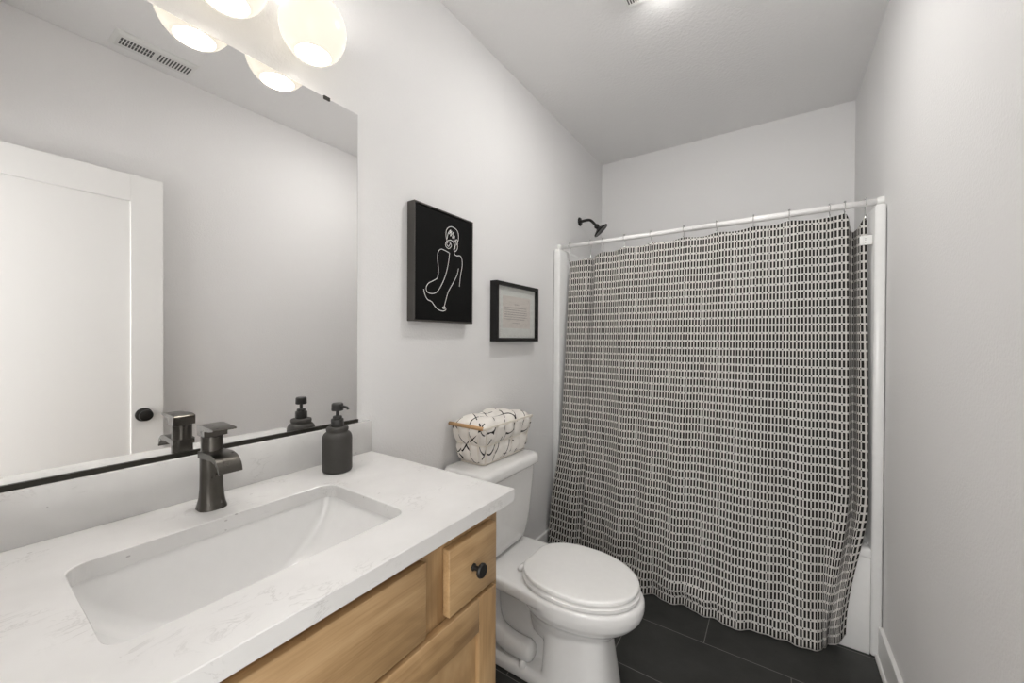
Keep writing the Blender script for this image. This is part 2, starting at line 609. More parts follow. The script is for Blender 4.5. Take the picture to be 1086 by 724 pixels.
def basin_ring(t, grow=0.0):
    # t: 0 at the rim, 1 at the floor; ends slope in a long curve, the sides stay steep
    e = 0.155 * math.sin(t * PI / 2) ** 1.0 * (0.15 + 0.85 * t)
    s = 0.030 * t + 0.012 * t ** 4
    z = 0.8865 - 0.140 * math.sin(min(1, t) * PI / 2)
    pts = rrect(SX0 - 0.004 + s - grow, SX1 + 0.004 - s + grow, SY0 - 0.004 + e - grow, SY1 + 0.004 - e + grow, 0.034 + 0.012 * t, 8)
    return [(x, y, z - grow) for x, y in pts]


ins = [basin_ring(i / 14) for i in range(15)]
cx, cy = (SX0 + SX1) / 2, (SY0 + SY1) / 2
flo = [[(cx + (x - cx) * f, cy + (y - cy) * f, 0.7465 - 0.006 * (1 - f)) for x, y, z in ins[-1]] for f in (0.8, 0.5, 0.16)]
outs = [basin_ring(1 - i / 14, 0.010) for i in range(15)]
outs[-1] = [(x, y, 0.8865) for x, y, z in outs[-1]]
add_loft(bm, [outs[-1]] + ins + flo, cap=False)
bot = [[(x, y, 0.728) for x, y, z in outs[0]]]
add_loft(bm, [flo[-1]] + bot + outs, cap=False)
bmesh.ops.remove_doubles(bm, verts=bm.verts, dist=1e-5)
autosmooth(link_mesh('basin', bm, M['ceramic'], sk), 60)
bm = bmesh.new()
add_lathe(bm, [(0.0, 0.0), (0.031, 0.0), (0.032, 0.003), (0.027, 0.005), (0.023, 0.003), (0.022, 0.006), (0.0, 0.009)], (cx, cy, 0.7405), seg=28)
autosmooth(link_mesh('drain', bm, M['faucet'], sk))

# ------------------------------------------------------------------ faucet
fa = thing('faucet', 'gunmetal single-lever faucet standing behind the sink', 'faucet', (0.107, 0.347, ZC))
FY = 0.347
bm = bmesh.new()
rings = []
for z, x0, x1, hw, rr in ((0.0003, 0.070, 0.1280, 0.0265, 0.020), (0.004, 0.0705, 0.1275, 0.0262, 0.020), (0.012, 0.0735, 0.1240, 0.0240, 0.018),
                          (0.026, 0.0785, 0.1200, 0.0222, 0.016), (0.045, 0.0810, 0.1175, 0.0212, 0.015), (0.075, 0.0820, 0.1165, 0.0210, 0.015),
                          (0.118, 0.0825, 0.1180, 0.0210, 0.014), (0.126, 0.0835, 0.1170, 0.0204, 0.014)):
    rings.append([(x, y, ZC + z) for x, y in rrect(x0, x1, FY - hw, FY + hw, rr, 5)])
add_loft(bm, rings)
autosmooth(link_mesh('body', bm, M['faucet'], fa), 40)
# waterfall spout: a broad plate curving down to the lip
bm = bmesh.new()
topc = smooth_path([(0.086, 0.128), (0.125, 0.130), (0.160, 0.131), (0.184, 0.125), (0.198, 0.112), (0.203, 0.098)], 5)
tops = [(p[0], p[1]) for p in topc]
unds = [(0.200, 0.0965), (0.191, 0.108), (0.180, 0.1150), (0.160, 0.1185), (0.120, 0.1165), (0.087, 0.1135)]
prof = tops + unds
add_loft(bm, [[(x, FY + s, ZC + z) for x, z in prof] for s in (-0.0217, -0.0212, 0.0212, 0.0217)])
autosmooth(link_mesh('spout', bm, M['faucet'], fa), 30)
bm = bmesh.new()
add_lathe(bm, [(0.0, 0), (0.0208, 0), (0.0208, 0.002), (0.0204, 0.003), (0.0204, 0.034), (0.0180, 0.0345), (0.0180, 0.037), (0.0, 0.037)], (0.1015, FY, ZC + 0.1265), seg=30)
autosmooth(link_mesh('collar', bm, M['faucet'], fa), 35)
bm = bmesh.new()
lev = [(0.0825, 0.1635), (0.1245, 0.1640), (0.1245, 0.1765), (0.150, 0.1790), (0.171, 0.1825), (0.1725, 0.1850), (0.170, 0.1865), (0.135, 0.1875), (0.105, 0.1885), (0.0840, 0.1865), (0.0815, 0.184)]
add_loft(bm, [[(x, FY + s, ZC + z) for x, z in lev] for s in (-0.0220, -0.0213, 0.0213, 0.0220)])
lv = autosmooth(link_mesh('lever', bm, M['faucet'], fa), 30)
bm = bmesh.new()
add_lathe(bm, [(0.0, -0.0004), (0.0022, -0.0004), (0.0022, 0.0006), (0.0, 0.0006)], (0.104, FY - 0.0220, ZC + 0.173), (0, -1, 0), 12)
link_mesh('set_screw', bm, M['silver'], lv)
# small maker's word on the foot of the body
fc = bpy.data.curves.new('maker_word', 'FONT')
fc.body = 'MOEN'
fc.size = 0.0085
fc.align_x = 'CENTER'
fc.extrude = 0.0004
fo = bpy.data.objects.new('maker_word', fc)
C.objects.link(fo)
bpy.context.view_layer.update()
me = bpy.data.meshes.new_from_object(fo.evaluated_get(bpy.context.evaluated_depsgraph_get()))
bpy.data.objects.remove(fo)
me.materials.clear()
me.materials.append(M['silver'])
fo = bpy.data.objects.new('maker_word', me)
C.objects.link(fo)
fo.parent = fa
fo.location = Vector((0.1235, FY, ZC + 0.0115)) - fa.location
fo.rotation_euler = (R(68), 0, R(90))

# ------------------------------------------------------------------ soap dispenser
sd = thing('soap_dispenser', 'charcoal matte bottle with black pump on the worktop by the mirror', 'soap dispenser', (0.1055, 0.6475, ZC))
bm = bmesh.new()
add_lathe(bm, [(0.0, 0.0004), (0.036, 0.0004), (0.0385, 0.0022), (0.040, 0.007), (0.040, 0.092), (0.0395, 0.099), (0.037, 0.106), (0.033, 0.1105), (0.0293, 0.1125),
               (0.0288, 0.1145), (0.0296, 0.1165), (0.0302, 0.120), (0.0300, 0.124), (0.0285, 0.1265), (0.020, 0.1285), (0.0, 0.129)], (0.1055, 0.6475, ZC), seg=44)
autosmooth(link_mesh('bottle', bm, M['soap'], sd), 50)
bm = bmesh.new()
add_lathe(bm, [(0.0, 0.1285), (0.0170, 0.1285), (0.0175, 0.1295), (0.0172, 0.148), (0.0160, 0.150), (0.0125, 0.151), (0.0125, 0.156), (0.0110, 0.158), (0.0, 0.158)], (0.1055, 0.6475, ZC), seg=32)
autosmooth(link_mesh('collar', bm, M['pump'], sd), 40)
bm = bmesh.new()
add_lathe(bm, [(0.0, 0.157), (0.0046, 0.157), (0.0046, 0.172), (0.0150, 0.173), (0.0162, 0.1745), (0.0158, 0.192), (0.0135, 0.1945), (0.0, 0.195)], (0.1055, 0.6475, ZC), seg=30)
pp = autosmooth(link_mesh('pump', bm, M['pump'], sd), 40)
bm = bmesh.new()
add_tube(bm, smooth_path([(0.1135, 0.649, ZC + 0.1865), (0.1305, 0.6515, ZC + 0.1860), (0.1435, 0.654, ZC + 0.1840), (0.1465, 0.6545, ZC + 0.1790)], 5), 0.0036, 12)
link_mesh('nozzle', bm, M['pump'], pp, True)

# ------------------------------------------------------------------ mirror
mr = thing('mirror', 'large frameless wall mirror above the quartz upstand', 'mirror', (0.003, 0.33, 1.024))
MY0, MY1, MZ0, MZ1 = -0.122, 0.779, 1.026, 2.035
bm = bmesh.new()
add_box(bm, 0.0008, 0.006, MY0, MY1, MZ0, MZ1)
link_mesh('mirror_glass', bm, M['mirror'], mr)
bm = bmesh.new()
add_box(bm, 0.0008, 0.0105, MY0, MY1 + 0.002, 1.0226, 1.0256)
add_box(bm, 0.0066, 0.0105, MY0, MY1 + 0.002, 1.0256, 1.0335)
link_mesh('bottom_channel', bm, M['rail'], mr)
for y in (0.672, 0.0):
    bm = bmesh.new()
    add_box(bm, 0.0006, 0.0085, y - 0.010, y + 0.010, MZ1 + 0.0002, MZ1 + 0.0045, 0.0006, 1)
    add_box(bm, 0.0064, 0.0085, y - 0.010, y + 0.010, MZ1 - 0.006, MZ1 + 0.0002, 0.0006, 1)
    link_mesh('clip', bm, M['rail'], mr)

# ------------------------------------------------------------------ vanity light: bar with three opal globes
vl = thing('vanity_light', 'three-globe opal glass vanity light on the wall above the mirror', 'wall light', (0.0, 0.374, 2.26))
bm = bmesh.new()
add_box(bm, 0.0006, 0.024, 0.374 - 0.30, 0.374 + 0.30, 2.262, 2.332, 0.004, 2)
link_mesh('back_plate', bm, M['white_metal'], vl)
for y in (0.575, 0.374, 0.173):
    gx, gz = 0.105, 2.140
    bm = bmesh.new()
    add_tube(bm, smooth_path([(0.022, y, 2.297), (0.070, y, 2.300), (0.100, y, 2.285), (gx, y, 2.250)], 6), 0.008, 12)
    add_lathe(bm, [(0.0, 0.0), (0.015, 0.0), (0.017, 0.004), (0.017, 0.026), (0.014, 0.03), (0.0, 0.03)], (gx, y, 2.226), seg=24)
    ar = autosmooth(link_mesh('socket_arm', bm, M['white_metal'], vl), 40)
    bm = bmesh.new()
    a, b = 0.083, 0.089
    th = [R(t) for t in range(-57, 64, 6)]
    out = [(a * math.cos(t), b * math.sin(t)) for t in th]
    inn = [((a - 0.004) * math.cos(t), (b - 0.004) * math.sin(t)) for t in reversed(th)]
    pr_ = out + inn + [out[0]]
    add_lathe(bm, pr_, (gx, y, gz), seg=40, cap=False)
    bmesh.ops.remove_doubles(bm, verts=bm.verts, dist=1e-5)
    link_mesh('glass_globe', bm, M['opal'], vl, True)
    bm = bmesh.new()
    add_lathe(bm, [(0.0, -0.036), (0.012, -0.034), (0.022, -0.026), (0.028, -0.012), (0.029, 0.002), (0.026, 0.018), (0.018, 0.038), (0.014, 0.052), (0.013, 0.076), (0.0, 0.076)], (gx, y, gz + 0.002), seg=24)
    link_mesh('bulb', bm, M['bulb'], vl, True)

# ------------------------------------------------------------------ ceiling fan light and air vent
cf = thing('ceiling_fan_light', 'white square exhaust fan with lit lens on the ceiling', 'ceiling light', (0.772, 1.47, HC))
bm = bmesh.new()
fx0_, fx1_, fy0_, fy1_ = 0.632, 0.912, 1.330, 1.612
add_box(bm, fx0_, fx1_, fy0_, fy1_, HC - 0.014, HC - 0.0005, 0.004, 2)
link_mesh('grille_plate', bm, M['white_plastic'], cf)
for i in range(6):
    xx = 0.642 + i * 0.0095
    box('grille_slot', (xx, xx + 0.005, fy0_ + 0.02, fy1_ - 0.02, HC - 0.0146, HC - 0.0138), M['grey_slot'], cf)
bm = bmesh.new()
add_lathe(bm, [(0.0, 0.0135), (0.086, 0.0135), (0.086, 0.020), (0.078, 0.027), (0.05, 0.031), (0.0, 0.032)], (0.790, 1.515, HC), (0, 0, -1), 40)
autosmooth(link_mesh('light_lens', bm, M['lens'], cf), 60)

av = thing('air_vent', 'white slotted air register on the ceiling near the door', 'vent', (1.386, 0.605, HC))
vx0, vx1, vy0, vy1 = 1.314, 1.458, 0.453, 0.757
bm = bmesh.new()
rr0 = [(vx0, vy0), (vx1, vy0), (vx1, vy1), (vx0, vy1)]
add_loft(bm, [[(x, y, HC - 0.0004) for x, y in rr0], [(x, y, HC - 0.003) for x, y in rr0],
              [(x + (0.016 if x < 1.4 else -0.016), y + (0.016 if y < 0.6 else -0.016), HC - 0.011) for x, y in rr0]])
link_mesh('register_face', bm, M['white_plastic'], av)
for sec, (y0, y1) in enumerate(((0.478, 0.598), (0.612, 0.742))):
    n = 11
    for i in range(n):
        y = y0 + (y1 - y0) * (i + 0.5) / n
        bm = bmesh.new()
        if sec == 0:
            add_box(bm, 1.356, 1.383, y - 0.0034, y + 0.0034, HC - 0.0118, HC - 0.0105)
            add_box(bm, 1.388, 1.416, y - 0.0034, y + 0.0034, HC - 0.0118, HC - 0.0105)
        else:
            add_box(bm, 1.352, 1.420, y - 0.0028, y + 0.0028, HC - 0.0118, HC - 0.0105)
        link_mesh('slot', bm, M['grey_slot'], av)

# ------------------------------------------------------------------ framed pictures
la = thing('framed_line_art', 'tall black framed canvas with white one-line figure drawing', 'picture', (0.0, 1.160, 1.366))
ay0, ay1, az0, az1 = 0.992, 1.330, 1.366, 1.815


def frame(bm, y0, y1, z0, z1, x0, x1, w):
    add_box(bm, x0, x1, y0, y0 + w, z0, z1, 0.0006, 1)
    add_box(bm, x0, x1, y1 - w, y1, z0, z1, 0.0006, 1)
    add_box(bm, x0, x1, y0 + w, y1 - w, z0, z0 + w, 0.0006, 1)
    add_box(bm, x0, x1, y0 + w, y1 - w, z1 - w, z1, 0.0006, 1)


bm = bmesh.new()
frame(bm, ay0, ay1, az0, az1, 0.001, 0.040, 0.006)
link_mesh('frame', bm, M['pewter_frame'], la)
bm = bmesh.new()
add_box(bm, 0.004, 0.035, ay0 + 0.008, ay1 - 0.008, az0 + 0.008, az1 - 0.008)
cv = link_mesh('canvas', bm, M['canvas'], la)
STROKES = {
    'back': [(1.183, 1.654), (1.157, 1.659), (1.137, 1.660), (1.121, 1.647), (1.117, 1.624), (1.120, 1.596), (1.122, 1.572), (1.117, 1.543), (1.096, 1.529), (1.069, 1.515), (1.057, 1.497), (1.064, 1.480), (1.091, 1.477), (1.118, 1.489), (1.144, 1.523), (1.164, 1.562), (1.179, 1.610), (1.186, 1.654)],
    'arm': [(1.215, 1.679), (1.215, 1.656), (1.230, 1.650), (1.250, 1.653), (1.262, 1.641), (1.264, 1.611), (1.254, 1.570), (1.247, 1.522)],
    'side': [(1.241, 1.598), (1.231, 1.567), (1.206, 1.530), (1.180, 1.494), (1.166, 1.459), (1.156, 1.430)],
    'low': [(1.044, 1.490), (1.051, 1.469), (1.064, 1.452), (1.086, 1.445), (1.102, 1.430), (1.122, 1.417), (1.147, 1.412), (1.165, 1.418), (1.159, 1.430), (1.145, 1.425), (1.159, 1.421)],
    'bun': [(1.220, 1.676), (1.211, 1.700), (1.193, 1.708), (1.167, 1.697), (1.164, 1.677), (1.183, 1.671), (1.197, 1.687), (1.183, 1.699), (1.169, 1.689), (1.179, 1.679), (1.190, 1.693)],
    'head': [(1.169, 1.703), (1.164, 1.727), (1.171, 1.749), (1.192, 1.763), (1.219, 1.762), (1.237, 1.749), (1.240, 1.724), (1.234, 1.704), (1.234, 1.682), (1.221, 1.666), (1.211, 1.674), (1.220, 1.684), (1.225, 1.715), (1.234, 1.714), (1.230, 1.695)],
    'curls': [(1.171, 1.708), (1.178, 1.734), (1.193, 1.750), (1.183, 1.731), (1.199, 1.747), (1.190, 1.724), (1.211, 1.745), (1.202, 1.718), (1.217, 1.730), (1.210, 1.706), (1.222, 1.714)],
}
bm = bmesh.new()
for s in STROKES.values():
    add_tube(bm, smooth_path([(0.0352, y, z) for y, z in s], 5), 0.0016, 6)
for v_ in bm.verts:
    v_.co.x = 0.0352 + (v_.co.x - 0.0352) * 0.35
link_mesh('line_drawing', bm, M['white_line'], cv, True)

fp = thing('framed_print', 'small black framed text print with white mat by the shower', 'picture', (0.0, 1.706, 1.288))
by0, by1, bz0, bz1 = 1.508, 1.905, 1.288, 1.584
bm = bmesh.new()
frame(bm, by0, by1, bz0, bz1, 0.001, 0.042, 0.018)
link_mesh('frame', bm, M['black_frame'], fp)
bm = bmesh.new()
add_box(bm, 0.006, 0.026, by0 + 0.016, by1 - 0.016, bz0 + 0.016, bz1 - 0.016)
mt = link_mesh('mat_board', bm, M['mat'], fp)
bm = bmesh.new()
add_box(bm, 0.0262, 0.0268, 1.577, 1.838, 1.356, 1.519)
link_mesh('print_sheet', bm, M['paper'], mt)
bm = bmesh.new()
random.seed(11)


def words(y0, y1, z):
    y = y0
    while y < y1 - 0.003:
        L = min(random.uniform(0.008, 0.024), y1 - y)
        add_box(bm, 0.0268, 0.0271, y, y + L, z - 0.0016, z + 0.0016)
        y += L + 0.0042


words(1.682, 1.726, 1.479)
for i, (e0, e1) in enumerate(((1.596, 1.796), (1.596, 1.800), (1.596, 1.803), (1.596, 1.803), (1.596, 1.803), (1.596, 1.788))):
    words(e0, e1, 1.461 - i * 0.0118)
words(1.667, 1.738, 1.383)
link_mesh('print_text', bm, M['ink'], mt)
bm = bmesh.new()
add_box(bm, 0.036, 0.038, by0 + 0.0178, by1 - 0.0178, bz0 + 0.0178, bz1 - 0.0178)
link_mesh('glazing', bm, M['glass'], fp)

# ------------------------------------------------------------------ tub and surround
tb = thing('tub_surround', 'white acrylic bathtub and surround behind the patterned shower curtain', 'bathtub', (0.76, 2.55, 0))
TW, TZ = 0.046, 1.8615
bm = bmesh.new()
for x0, x1 in ((0.002, TW), (W - TW + 0.008, W - 0.002)):
    add_box(bm, x0, x1, YT, YB - 0.002, 0.0008, TZ, 0.010, 3)
add_box(bm, TW - 0.012, W - TW + 0.02, YB - 0.040, YB - 0.002, 0.43, TZ, 0.008, 2)
autosmooth(link_mesh('wall_panels', bm, M['acrylic'], tb), 50)
bm = bmesh.new()
# apron, rims and well
add_box(bm, TW, W - TW + 0.008, YT + 0.004, YT + 0.030, 0.0008, 0.40, 0.004, 2)
add_box(bm, TW - 0.004, W - TW + 0.012, YT + 0.003, YT + 0.085, 0.395, 0.44, 0.012, 3)
add_box(bm, TW - 0.004, W - TW + 0.012, YB - 0.11, YB - 0.003, 0.395, 0.44, 0.008, 2)
add_box(bm, 0.003, 0.13, YT + 0.06, YB - 0.003, 0.395, 0.44, 0.008, 2)
add_box(bm, W - 0.13, W - 0.003, YT + 0.06, YB - 0.003, 0.395, 0.44, 0.008, 2)
well = []
for t in range(9):
    q = t / 8
    e = 0.10 * q + 0.03 * q ** 3
    well.append([(x, y, 0.43 - 0.36 * q) for x, y in rrect(0.12 + e, W - 0.12 - e, YT + 0.075 + e * 0.5, YB - 0.105 - e * 0.5, 0.07, 6)])
add_loft(bm, [[(x, y, z - 0.012) for x, y, z in r] for r in reversed(well)], cap=False)
L = add_loft(bm, well, cap=False)
bm.faces.new(L[-1])
autosmooth(link_mesh('bathtub', bm, M['acrylic'], tb), 50)

# shower head
sh_ = thing('showerhead', 'matte black shower head on curved arm above the curtain', 'shower head', (0.0, 2.545, 2.130))
bm = bmesh.new()
add_lathe(bm, [(0.0, 0.0004), (0.030, 0.0004), (0.0305, 0.004), (0.026, 0.010), (0.013, 0.013), (0.0, 0.014)], (0.0, 2.545, 2.129), (1, 0, 0), 30)
autosmooth(link_mesh('flange', bm, M['black_metal'], sh_), 40)
bm = bmesh.new()
add_tube(bm, smooth_path([(0.008, 2.545, 2.129), (0.055, 2.543, 2.131), (0.085, 2.541, 2.124), (0.112, 2.538, 2.098), (0.130, 2.536, 2.076)], 7), 0.0095, 14)
link_mesh('arm', bm, M['black_metal'], sh_, True)
bm = bmesh.new()
hd = Vector((0.64, 0.24, -0.72)).normalized()
add_lathe(bm, [(0.0, -0.016), (0.013, -0.015), (0.018, -0.006), (0.016, 0.004), (0.013, 0.010), (0.020, 0.016), (0.040, 0.026), (0.056, 0.034), (0.0575, 0.040), (0.054, 0.0435), (0.048, 0.042), (0.0, 0.041)], Vector((0.134, 2.536, 2.072)), hd, 34)
autosmooth(link_mesh('spray_head', bm, M['black_metal'], sh_), 40)

# curtain rod
RY, RZ = 2.226, 1.886
rd = thing('curtain_rod', 'white telescoping curtain rod spanning the tub alcove', 'rod', (0.76, RY, RZ))
bm = bmesh.new()
add_tube(bm, [(0.010, RY, RZ - 0.003), (0.80, RY, RZ - 0.0005)], 0.0125, 20)
link_mesh('inner_tube', bm, M['white_metal'], rd, True)
bm = bmesh.new()
add_tube(bm, [(0.785, RY, RZ - 0.0005), (W - 0.012, RY, RZ + 0.002)], 0.0140, 20)
link_mesh('outer_tube', bm, M['white_metal'], rd, True)
for x, z, s in ((0.0006, RZ - 0.003, 1), (W - 0.0006, RZ + 0.002, -1)):
    bm = bmesh.new()
    add_lathe(bm, [(0.0, 0.0), (0.019, 0.0), (0.020, 0.002), (0.0185, 0.016), (0.016, 0.022), (0.0, 0.022)], (x, RY, z), (s, 0, 0), 24)
    autosmooth(link_mesh('end_cap', bm, M['white_plastic'], rd), 40)

# ------------------------------------------------------------------ shower curtain
HOOKS = [0.079, 0.216, 0.294, 0.424, 0.572, 0.743, 0.899, 1.058, 1.200, 1.347, 1.398, 1.466]
TOPZ = [1.783, 1.800, 1.818, 1.831, 1.836, 1.842, 1.845, 1.850, 1.856, 1.848, 1.853, 1.828]


def lerp(a, b, t):
    return a + (b - a) * t


def interp(xs, ys, x):
    if x <= xs[0]:
        return ys[0]
    for i in range(len(xs) - 1):
        if x <= xs[i + 1]:
            return lerp(ys[i], ys[i + 1], (x - xs[i]) / (xs[i + 1] - xs[i]))
    return ys[-1]


def sstep(a, b, x):
    t = max(0, min(1, (x - a) / (b - a)))
    return t * t * (3 - 2 * t)


# plan of the cloth at the rod: s = arc length along the cloth
PLAN = [(0.074, 0.012), (0.085, 0.0), (0.150, -0.004), (0.205, 0.006), (0.222, 0.030), (0.238, 0.028), (0.250, 0.0), (0.300, -0.004)]
xx = 0.33
while xx < 1.36:
    PLAN.append((xx, 0.006 * math.sin(xx * 39) + 0.004 * math.sin(xx * 23 + 1)))
    xx += 0.03
PLAN += [(1.375, -0.004), (1.402, -0.004), (1.412, 0.004), (1.420, 0.040), (1.428, 0.066), (1.436, 0.060), (1.445, 0.020), (1.456, -0.002), (1.472, 0.0)]
PL = [(p[0], p[1]) for p in smooth_path([(x, y, 0) for x, y in PLAN], 6)]
SA = [0.0]
for a, b in zip(PL, PL[1:]):
    SA.append(SA[-1] + math.hypot(b[0] - a[0], b[1] - a[1]))
NT_ = 130
bm = bmesh.new()
uvl = bm.loops.layers.uv.new('UVMap')
grid = []
FOLD0 = 1.405
for i, (px, py) in enumerate(PL):
    colv = []
    # hanging height of the top edge: hooks hold it up, it sags between them
    hz = interp(HOOKS, TOPZ, px)
    d = 1.0
    for a, b in zip(HOOKS, HOOKS[1:]):
        if a <= px <= b and b - a > 0.02:
            hz -= 0.010 * math.sin((px - a) / (b - a) * PI) * min(1, (b - a) / 0.14)
    if 1.405 < px < 1.462:
        hz -= 0.055 * math.sin((px - 1.405) / 0.057 * PI)
    if 0.19 < px < 0.26:
        hz -= 0.012 * math.sin((px - 0.19) / 0.07 * PI)
    for j in range(NT_ + 1):
        t = j / NT_
        z = hz * (1 - t) + 0.004
        y = RY + py * (1 - 0.45 * t - (0.40 * sstep(0.62, 0.95, t) if px > FOLD0 else 0))
        # lean out over the tub rim and down to the floor
        yb = interp([0.0, 0.30, 0.60, 0.85, 1.08, 1.23, 1.35, 1.48], [2.075, 2.045, 1.998, 2.036, 2.024, 2.040, 2.088, 2.128], px)
        y += (yb - RY) * (t ** 1.05)
        # soft vertical folds, deeper lower down
        y += (0.010 * math.sin(px * 21 + 0.6 + 1.2 * t) + 0.006 * math.sin(px * 47 + 2 * t)) * (0.25 + 0.75 * t) * sstep(0.05, 0.3, t)
        y += 0.012 * math.sin(px * 9 - 5 * t + 1.0) * t
        x = px
        # left edge drifts to the wall, right edge gathers back towards the middle near the floor
        x -= 0.055 * sstep(0.30, 0.0, px) * sstep(0.58, 0.86, t)
        x -= 0.020 * sstep(0.25, 0.0, px) * sstep(0.85, 1.0, t)
        if px > 1.30:
            pull = sstep(0.62, 1.0, t)
            x += (interp([1.30, 1.33, 1.405, 1.474], [1.30, 1.322, 1.345, 1.400], px) - px) * pull
            x += 0.010 * sstep(1.44, 1.47, px) * sstep(0.1, 0.5, t)
            if px > FOLD0:
                y -= 0.050 * sstep(0.70, 1.0, t) * math.sin((px - FOLD0) / 0.067 * PI)
                z += 0.055 * (px - FOLD0) / 0.069 * sstep(0.60, 0.90, t)
                y += 0.020 * sstep(1.43, 1.47, px) * sstep(0.75, 1.0, t)
        # crumple where the hem meets the floor
        cr = sstep(0.90, 0.985, t)
        y += cr * (0.016 * math.sin(px * 17 + 2.0) + 0.009 * math.sin(px * 41 + 0.7) + 0.004 * math.sin(px * 90))
        bulge = math.exp(-((px - 0.78) / 0.16) ** 2) * math.exp(-((t - 0.955) / 0.018) ** 2)
        y -= 0.022 * bulge
        y += 0.012 * math.exp(-((px - 0.86) / 0.14) ** 2) * math.exp(-((t - 0.978) / 0.008) ** 2)
        # small pinches under each hook
        for hx in HOOKS:
            y += 0.007 * math.exp(-((px - hx) / 0.010) ** 2) * math.exp(-t * 9)
        if z < 0.44:
            lim = YT - 0.006
            if x < TW or x > W - TW:
                lim = YT - 0.006
            if y > lim:
                y = lim - 0.002 * math.sin(px * 60)
        x = max(x, 0.0285 if z < 0.15 else 0.006)
        x = min(x, 1.474)
        colv.append((bm.verts.new((x, y, z)), (SA[i], hz * (1 - t))))
    grid.append(colv)
for a, b in zip(grid, grid[1:]):
    for j in range(NT_):
        q = (a[j], b[j], b[j + 1], a[j + 1])
        f = bm.faces.new([v_[0] for v_ in q])
        for lp, v_ in zip(f.loops, q):
            lp[uvl].uv = v_[1]
cu = link_mesh('shower_curtain', bm, M['curtain'], None, True, loc=(0.76, 2.10, 0))
tag(cu, 'black and white bar-patterned shower curtain hanging from the white rod', 'shower curtain')
so = cu.modifiers.new('cloth thickness', 'SOLIDIFY')
so.thickness = 0.0014
so.offset = -1

ORD = ['leftmost', 'second', 'third', 'fourth', 'fifth', 'sixth', 'seventh', 'eighth', 'ninth', 'tenth', 'eleventh', 'rightmost']
for i, (hx, tz) in enumerate(zip(HOOKS, TOPZ)):
    lab = '%s chrome ring hook %sholding the curtain on the rod' % (ORD[i], '' if i in (0, 11) else 'from the left ')
    hk = thing('curtain_hook', lab, 'curtain hook', (hx, RY, RZ), 'chrome hooks along the curtain rod')
    zr = RZ + (-0.003 + 0.005 * hx / W)
    bm = bmesh.new()
    pts = []
    for q in range(13):
        a = R(-60 + q * 300 / 12)
        pts.append((hx, RY + 0.0172 * math.sin(a - R(90)) * -1, zr + 0.0172 * math.cos(a - R(90)) * 1))
    pts = [(hx, RY - 0.0172 * math.cos(R(a)), zr + 0.0172 * math.sin(R(a))) for a in range(-20, 205, 15)]
    pts += [(hx, RY + 0.013, zr - 0.015), (hx, RY + 0.009, (zr + tz) / 2 - 0.004), (hx, RY + 0.007, tz - 0.004), (hx, RY + 0.001, tz - 0.013), (hx, RY - 0.007, tz - 0.010), (hx, RY - 0.0095, tz - 0.001), (hx, RY - 0.008, tz + 0.010)]
    pts = [(hx, RY - 0.0165, zr - 0.012)] + pts
    add_tube(bm, pts, 0.0016, 7)
    link_mesh('wire', bm, M['chrome'], hk, True)
    bm = bmesh.new()
    for dy in (0,):
        add_lathe(bm, [(0.0, -0.0045), (0.0030, -0.0035), (0.0058, 0.0), (0.0040, 0.0040), (0.0, 0.0052)], (hx, RY, zr + 0.0195), (1, 0, 0), 12)
    link_mesh('roller_ball', bm, M['chrome'], hk, True)

# white clip holding the curtain edge to the surround
cc = thing('curtain_clip', 'small white plastic clip on the surround beside the curtain edge', 'clip', (1.4715, 2.19, 1.725))
box('clip_body', (1.4565, 1.4845, 2.190, 2.198, 1.705, 1.744), M['white_plastic'], cc, 0.0015, 2)
box('clip_jaw', (1.443, 1.4562, 2.1895, 2.1945, 1.704, 1.7425), M['white_plastic'], cc, 0.0012, 2)
bm = bmesh.new()
for z in (1.714, 1.725, 1.731):
    add_lathe(bm, [(0.0, -0.0002), (0.0018, -0.0002), (0.0018, 0.0005), (0.0, 0.0006)], (1.462, 2.190, z), (0, -1, 0), 10)
link_mesh('rivet', bm, M['ink'], cc)

# ------------------------------------------------------------------ toilet
TY = 1.372
to = thing('toilet', 'white two-piece toilet with closed lid beside the vanity', 'toilet', (0.40, TY, 0))


def egg(cx, af, ab, ry, z, n=48, eb=2.0, ef=2.0):
    out = []
    for i in range(n):
        a = 2 * PI * i / n
        c_, s_ = math.cos(a), math.sin(a)
        e = ef if c_ > 0 else eb
        x = cx + (af if c_ > 0 else ab) * math.copysign(abs(c_) ** (2 / e), c_)
        y = TY + ry * math.copysign(abs(s_) ** (2 / e), s_)
        out.append((x, y, z))
    return out


bm = bmesh.new()
# upper bowl
add_loft(bm, [egg(.47, .165, .13, .080, .150), egg(.48, .185, .15, .104, .215), egg(.49, .222, .17, .132, .262), egg(.50, .250, .19, .160, .292),
              egg(.505, .266, .20, .176, .318), egg(.51, .270, .21, .182, .345), egg(.51, .270, .21, .183, .371), egg(.51, .262, .21, .178, .382)])
# pedestal
add_loft(bm, [egg(.53, .160, .105, .122, .0010, eb=7, ef=3.0), egg(.53, .158, .105, .120, .02, eb=7, ef=3.0), egg(.53, .146, .104, .110, .10, eb=7, ef=3.0),
              egg(.53, .134, .100, .102, .18, eb=7, ef=3), egg(.53, .128, .085, .100, .235, eb=5, ef=2.6)])
# narrow rear body and foot flange
add_loft(bm, [[(x, y, z) for x, y in rrect(.17, .46, TY - hw, TY + hw, .03, 5)] for z, hw in ((0.001, .050), (.12, .040), (.345, .050))])
add_loft(bm, [[(x, y, z) for x, y in rrect(.155 + q, .50, TY - hw, TY + hw, .045, 6)] for z, hw, q in ((0.001, .128, 0), (.030, .126, 0), (.040, .119, .006), (.044, .106, .016))])
